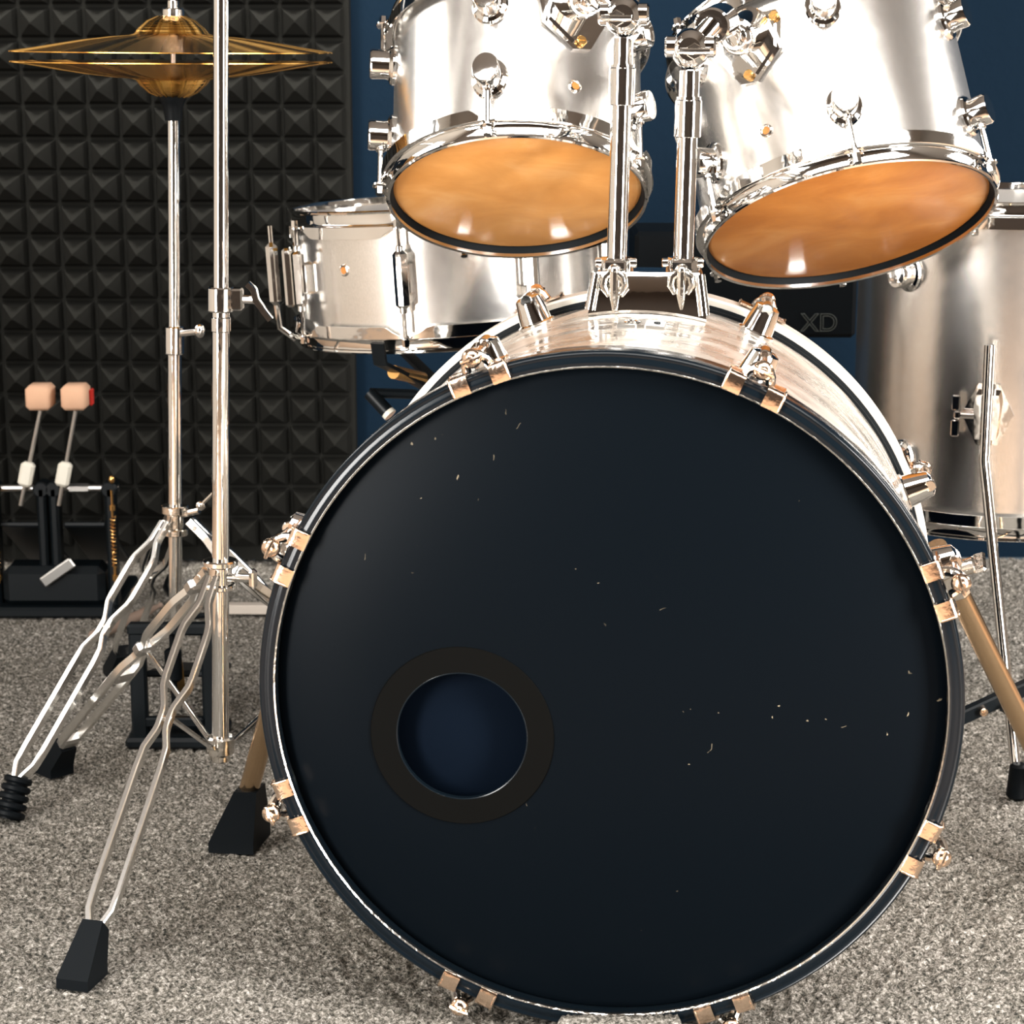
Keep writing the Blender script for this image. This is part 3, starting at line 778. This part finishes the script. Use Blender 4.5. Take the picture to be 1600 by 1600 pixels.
for k, f in enumerate(feet):
    f = Vector(f); h = pole_pt(hubz - .010); fd = Vector((f.x - h.x, f.y - h.y, 0)).normalized()
    hub = h + fd * .020
    leg, ax, lat = double_leg(cs, hub, f)
    stand_foot(leg, f, ax)
    br0 = hub + ax * .40; br1 = pole_pt(.114) + fd * .016
    g = G(); g.strip([br0, br0.lerp(br1, .5), br1], lat, .0060, .0035)
    build('leg_brace', g, chrome, leg)
    if k == 1:   # small steel blocks added for the white reflections on this leg
        for t in (.075, .40, .55, .93):
            g = G(); c = hub + ax * t; d = ax.normalized(); up = lat.cross(d)
            g.box((0, 0, 0), (.024, .016, .014), frame(c, lat, d, up), .003); build('leg_glint', g, steel, leg)

hs = thing('hi_hat_stand', 'chrome hi-hat stand with a black pedal frame, carrying the two cymbals', 'stand', (-.406, 2.45, 0))
Q = lambda x, y, z: Vector((x + .406, y - 2.45, z))
def hp(z): return Q(-.406 + .024 * z / .8, 2.45, z)
g = G(); g.cyl(hp(.49), hp(.758), .0068, n=24); build('upper_pole', g, chrome, hs)
g = G(); g.cyl(hp(.145), hp(.500), .0080, n=24); build('lower_pole', g, chrome, hs)
g = G(); g.cyl(hp(.735), hp(1.06), .0028, n=12); build('pull_rod', g, steel, hs)
g = G(); g.cyl(hp(.475), hp(.508), .0110, n=24, bev=.0015); c = hp(.50)
g.cyl(c + Vector((.008, -.004, 0)), c + Vector((.028, -.010, .003)), .004, n=12); g.sphere(tuple(c + Vector((.031, -.011, .004))), .0065, 14, (1, 1, 1.3))
build('height_clamp', g, chrome, hs)
g = G(); g.lathe([(0, 0), (.0095, 0), (.0105, .012), (.013, .020), (.0195, .030), (.0205, .036), (.012, .040), (0, .040)], 32, Matrix.Translation(hp(.742)))
build('cymbal_seat', g, black_rubber, hs)
g = G(); g.cyl(hp(.853), hp(.866), .0125, n=20, bev=.0015); g.cyl(hp(.845), hp(.853), .0100, n=20, bev=.001); g.cyl(hp(.866), hp(.874), .0065, n=16)
build('clutch', g, chrome_worn, hs)
hz = .290
g = G(); g.cyl(hp(hz - .004), hp(hz + .006), .0160, n=24, bev=.001); g.cyl(hp(hz - .030), hp(hz - .022), .0155, n=24, bev=.001); g.cyl(hp(hz - .03), hp(hz), .0105, n=20)
g.cyl(hp(hz - .004) + Vector((.010, -.005, 0)), hp(hz - .004) + Vector((.030, -.012, .006)), .004, n=10); g.sphere(tuple(hp(hz) + Vector((.032, -.012, .008))), .006, 12); g.tube([hp(hz) + Vector((.034, -.012, .010)), hp(hz) + Vector((.054, -.016, .030))], .0022, 8)
build('hub', g, chrome_worn, hs)
for k, f in enumerate([Q(-.545, 2.200, .034), Q(-.128, 2.400, .030), Q(-.52, 2.715, .030)]):
    h = hp(hz - .012); fd = Vector((f.x - h.x, f.y - h.y, 0)).normalized(); hub = h + fd * .018
    leg, ax, lat = double_leg(hs, hub, f, hw=.0135)
    stand_foot(leg, f, ax, ribbed=(k == 0))
# pedal frame
g = G()
g.box((-.042, 0, .075), (.020, .014, .148), None, .003); g.box((.044, 0, .075), (.020, .014, .148), None, .003)
g.box((0, 0, .145), (.106, .018, .014), None, .003); g.box((0, -.004, .030), (.07, .012, .012), None, .002)
g.box((.001, .02, .007), (.118, .085, .014), None, .004)
build('pedal_frame', g, black_metal, hs)
g = G(); F = Matrix.Translation((0, .13, .055)) @ Matrix.Rotation(rad(-14), 4, 'X')
g.box((0, 0, 0), (.075, .22, .008), F, .002)
build('footboard', g, black_metal, hs)
g = G(); g.cyl((0, 0, .05), (0, 0, .148), .004, n=10); g.cyl((0, 0, .080), (0, 0, .120), .0105, n=20, bev=.003); build('pedal_linkage', g, black_rubber, hs)
g = G(); g.strip([(0, .004, .11), (0, .02, .085), (0, .030, .05)], (1, 0, 0), .018, .003); build('pull_strap', g, gold, hs)

def cymbal(flip):
    R = .1795; pts = [(.0045, .0395), (.016, .0385), (.028, .0335), (.037, .0255), (.0415, .0195), (.047, .0178), (.07, .0160), (.10, .0125), (.13, .0078), (.155, .0036), (R - .004, .0006), (R, 0), (R, -.0009)]
    inner = [(r, z - .0011) for r, z in pts[:-1]][::-1]
    prof = pts + inner
    g = G()
    def md(t):
        w = .0005 * math.sin(t * 14)
        return [(r, z + (w if .012 < r < .036 else 0)) for r, z in prof]
    g.lathe(prof, 168, Matrix.Diagonal((1, 1, -1 if flip else 1, 1)), md, closed=True); return g
c1 = build('hi_hat_cymbal', cymbal(False), cym_m, None, Matrix.Translation((-.3825, 2.45, .8185)) @ Matrix.Rotation(rad(.4), 4, 'Y'))
tag(c1, 'golden top hi-hat cymbal with the bell facing up', 'cymbal', 'hi-hat cymbals')
c2 = build('hi_hat_cymbal', cymbal(True), cym_m, None, Matrix.Translation((-.3825, 2.45, .8065)) @ Matrix.Rotation(rad(.3), 4, 'Y'))
tag(c2, 'golden bottom hi-hat cymbal with the bell hanging down', 'cymbal', 'hi-hat cymbals')

# ------------------------------------------------------------------ right-hand black stand, partly out of frame
rs = thing('percussion_stand', 'black strut of a stand tripod at the right edge, beside the floor tom leg', 'stand', (.620, 2.185, 0))
g = G(); g.cyl((0, 0, .03), (0, 0, .42), .011, n=20); build('pole', g, black_metal, rs)
g = G(); g.strip([(-.008, -.002, .185), (-.145, -.012, .122), (-.345, -.02, .014)], (0, 1, .2), .012, .016); lg = build('leg', g, black_metal, rs)
g = G(); g.cyl((-.118, -.024, .133), (-.118, -.010, .133), .0045, n=14, bev=.001); build('rivet', g, warm_metal, lg)
g = G(); g.cyl((-.333, -.019, .0), (-.333, -.019, .024), .012, n=16, bev=.003); build('rubber_foot', g, black_rubber, lg)
g = G(); g.strip([(-.098, -.020, .138), (-.010, -.008, .075)], (0, 1, .2), .008, .009); build('leg_brace', g, chrome, lg)
for a in (.2, .25):
    pass
g = G(); g.strip([(.008, .002, .185), (.19, .10, .012)], (0, 1, .2), .012, .016); l2 = build('leg', g, black_metal, rs)
g = G(); g.cyl((.185, .097, .0), (.185, .097, .022), .012, n=16, bev=.003); build('rubber_foot', g, black_rubber, l2)

# ------------------------------------------------------------------ double kick pedal at the back wall
dp = thing('double_kick_pedal', 'black double kick pedal with two pinkish felt beaters against the foam wall', 'drum pedal', (-.68, 3.05, 0))
D = lambda x, y, z: Vector((x + .68, y - 3.05, z))
g = G(); g.box(tuple(D(-.675, 3.12, .008)), (.185, .20, .016), None, .004)
g.box(tuple(D(-.675, 3.06, .045)), (.15, .06, .06), None, .01)
build('base_plate', g, black_metal, dp)
for x in (-.762, -.690, -.672, -.590):
    g = G(); g.box(tuple(D(x, 3.06, .100)), (.014, .030, .185), None, .004); g.cyl(D(x, 3.045, .188), D(x, 3.075, .188), .012, n=20, bev=.002); build('upright', g, black_metal, dp)
g = G(); g.cyl(D(-.775, 3.06, .188), D(-.578, 3.06, .188), .0055, n=14); g.cyl(D(-.650, 3.06, .188), D(-.622, 3.06, .188), .0070, n=6)
build('axle', g, steel, dp)
for x, xb in ((-.720, -.684), (-.664, -.633)):
    g = G(); zt, zb = .306, .165
    g.tube([D(x, 3.045, zb), D(xb, 3.045, zt)], .0032, 10); bt = build('beater_shaft', g, steel, dp)
    g = G(); c = D(xb + .001, 3.045, .327); g.box(tuple(c), (.037, .042, .036), None, .0055); build('beater_head', g, felt, bt, angle=60)
    if x == -.664:
        g = G(); g.box(tuple(c + Vector((.0205, .012, -.003))), (.004, .018, .024), None, .0015); build('beater_pad', g, red_felt, bt)
    t = (.213 - zb) / (zt - zb); c = D(x + (xb - x) * t, 3.040, .213); F = frame(c, Vector((.97, 0, -.22)), Vector((0, 1, 0)), Vector((.22, 0, .97)))
    g = G(); g.box((0, 0, 0), (.020, .016, .036), F, .004); build('counterweight', g, white_plastic, bt)
for x in (-.755, -.584):
    g = G(); pts = []
    for k in range(141):
        t = k / 140; an = t * 14 * 2 * math.pi; pts.append(D(x + .0035 * math.cos(an), 3.035 + .0035 * math.sin(an), .150 - t * .075))
    g.tube(pts, .0011, 6); g.tube([D(x, 3.035, .19), D(x, 3.035, .15)], .0018, 8); g.tube([D(x, 3.035, .075), D(x, 3.035, .05)], .002, 8)
    g.cyl(D(x, 3.035, .160), D(x, 3.035, .168), .0045, n=10); g.cyl(D(x, 3.035, .055), D(x, 3.035, .063), .0045, n=10); g.sphere(tuple(D(x, 3.04, .205)), .0045, 12, (1, 1, 1.4))
    build('spring', g, gold, dp)
for x in (-.725, -.630):
    g = G(); F = Matrix.Translation(D(x, 3.15, .085)) @ Matrix.Rotation(rad(-28), 4, 'X'); g.box((0, 0, 0), (.062, .21, .008), F, .002); build('footboard', g, black_metal, dp)
g = G(); g.box((0, 0, 0), (.056, .006, .016), Matrix.Translation(D(-.665, 3.02, .070)) @ Matrix.Rotation(rad(-35), 4, 'Y'), .002); build('side_plate', g, steel, dp)

# ------------------------------------------------------------------ small things on the floor and behind
g = G(); g.box((0, 0, 0), (.30, .020, .014), None, .001)
tag(build('wooden_batten', g, batten_m, None, Matrix.Translation((-.270, 3.04, .010)) @ Matrix.Rotation(rad(-1), 4, 'Z')), 'pale grey wooden batten lying on the carpet behind the front stand', 'wood strip')
g = G(); a = Vector((-.590, 2.89, .010)); b_ = Vector((-.522, 3.062, .010)); pts = [a, a.lerp(b_, .75), a.lerp(b_, .93), a.lerp(b_, .955), a.lerp(b_, .98), b_]
g.tube(pts, .008, 14, [.0085, .0075, .0035, .0030, .0048, .002])
tag(build('drumstick', g, stick_m), 'dull wooden drumstick lying on the carpet behind the hi-hat leg', 'drumstick')
g = G(); g.tube([(-.540, 3.25, .006), (-.535, 3.18, .006), (-.515, 3.12, .006), (-.500, 3.05, .006), (-.480, 3.00, .006), (-.45, 3.02, .006), (-.44, 3.2, .006)], .0045, 8)
tag(build('cable', g, black_rubber), 'thin black cable curling on the carpet behind the hi-hat stand', 'cable')
# carpet scrap in front of the bass drum
rng = np.random.default_rng(5)
g = G(); nx, ny = 40, 12; vs = []
for j in range(ny):
    for i in range(nx):
        u, w = i / (nx - 1), j / (ny - 1)
        x = .033 + u * .116 + (rng.random() - .5) * .002; y = 1.600 + w * .068 + (rng.random() - .5) * .002
        ed = min(1, min(u, 1 - u) * 14)
        vs.append((x, y, .004 + ed * (.012 + .009 * w) + (rng.random() - .5) * .003))
fs = [(j * nx + i, j * nx + i + 1, (j + 1) * nx + i + 1, (j + 1) * nx + i) for j in range(ny - 1) for i in range(nx - 1)]
o = len(vs); rim = [j * nx for j in range(ny)][::-1] + list(range(nx)) + [j * nx + nx - 1 for j in range(1, ny)] + [(ny - 1) * nx + i for i in range(nx - 2, 0, -1)]
rim = list(dict.fromkeys(rim)); vs += [(vs[k][0], vs[k][1], 0) for k in rim]; m = len(rim)
fs += [(rim[k], rim[(k + 1) % m], o + (k + 1) % m, o + k) for k in range(m)] + [tuple(range(o, o + m))]
g.add(vs, fs); tag(build('carpet_scrap', g, carpet_m, angle=180), 'small folded piece of grey carpet pressed against the bottom of the bass drum', 'carpet piece')
# amplifier head on its stand, mostly hidden behind the toms
am = thing('guitar_amplifier', 'black guitar amplifier with faint outlined letters behind the larger tom', 'amplifier', (.33, 3.08, .418))
g = G(); g.box((0, 0, .075), (.315, .16, .150), None, .006); build('cabinet', g, black_rubber, am)
tc = bpy.data.curves.new('letters', 'FONT'); tc.body = 'XD'; tc.size = .036; tc.extrude = .0006; tc.align_x = 'CENTER'; tc.fill_mode = 'NONE'; tc.bevel_depth = .0006
to = bpy.data.objects.new('tmp', tc); COL.objects.link(to); bpy.context.view_layer.update()
tm = bpy.data.meshes.new_from_object(to.evaluated_get(bpy.context.evaluated_depsgraph_get())); bpy.data.objects.remove(to)
dim = mat('dim_grey_lettering', (.035, .04, .035), 0, .6); tm.materials.clear(); tm.materials.append(dim)
part('lettering', tm, am, Matrix.Translation((.105, -.081, .010)) @ Matrix.Rotation(rad(90), 4, 'X'))
at_ = thing('amplifier_stand', 'black stand under the amplifier box, behind the bass drum', 'stand', (.28, 3.08, 0))
g = G(); g.box((0, 0, .409), (.20, .14, .016), None, .003); build('shelf', g, black_metal, at_)
g = G(); g.cyl((0, 0, .018), (0, 0, .403), .016, n=20); build('pole', g, black_metal, at_)
g = G(); g.cyl((0, 0, .001), (0, 0, .020), .12, n=32, bev=.004); build('base', g, black_metal, at_)
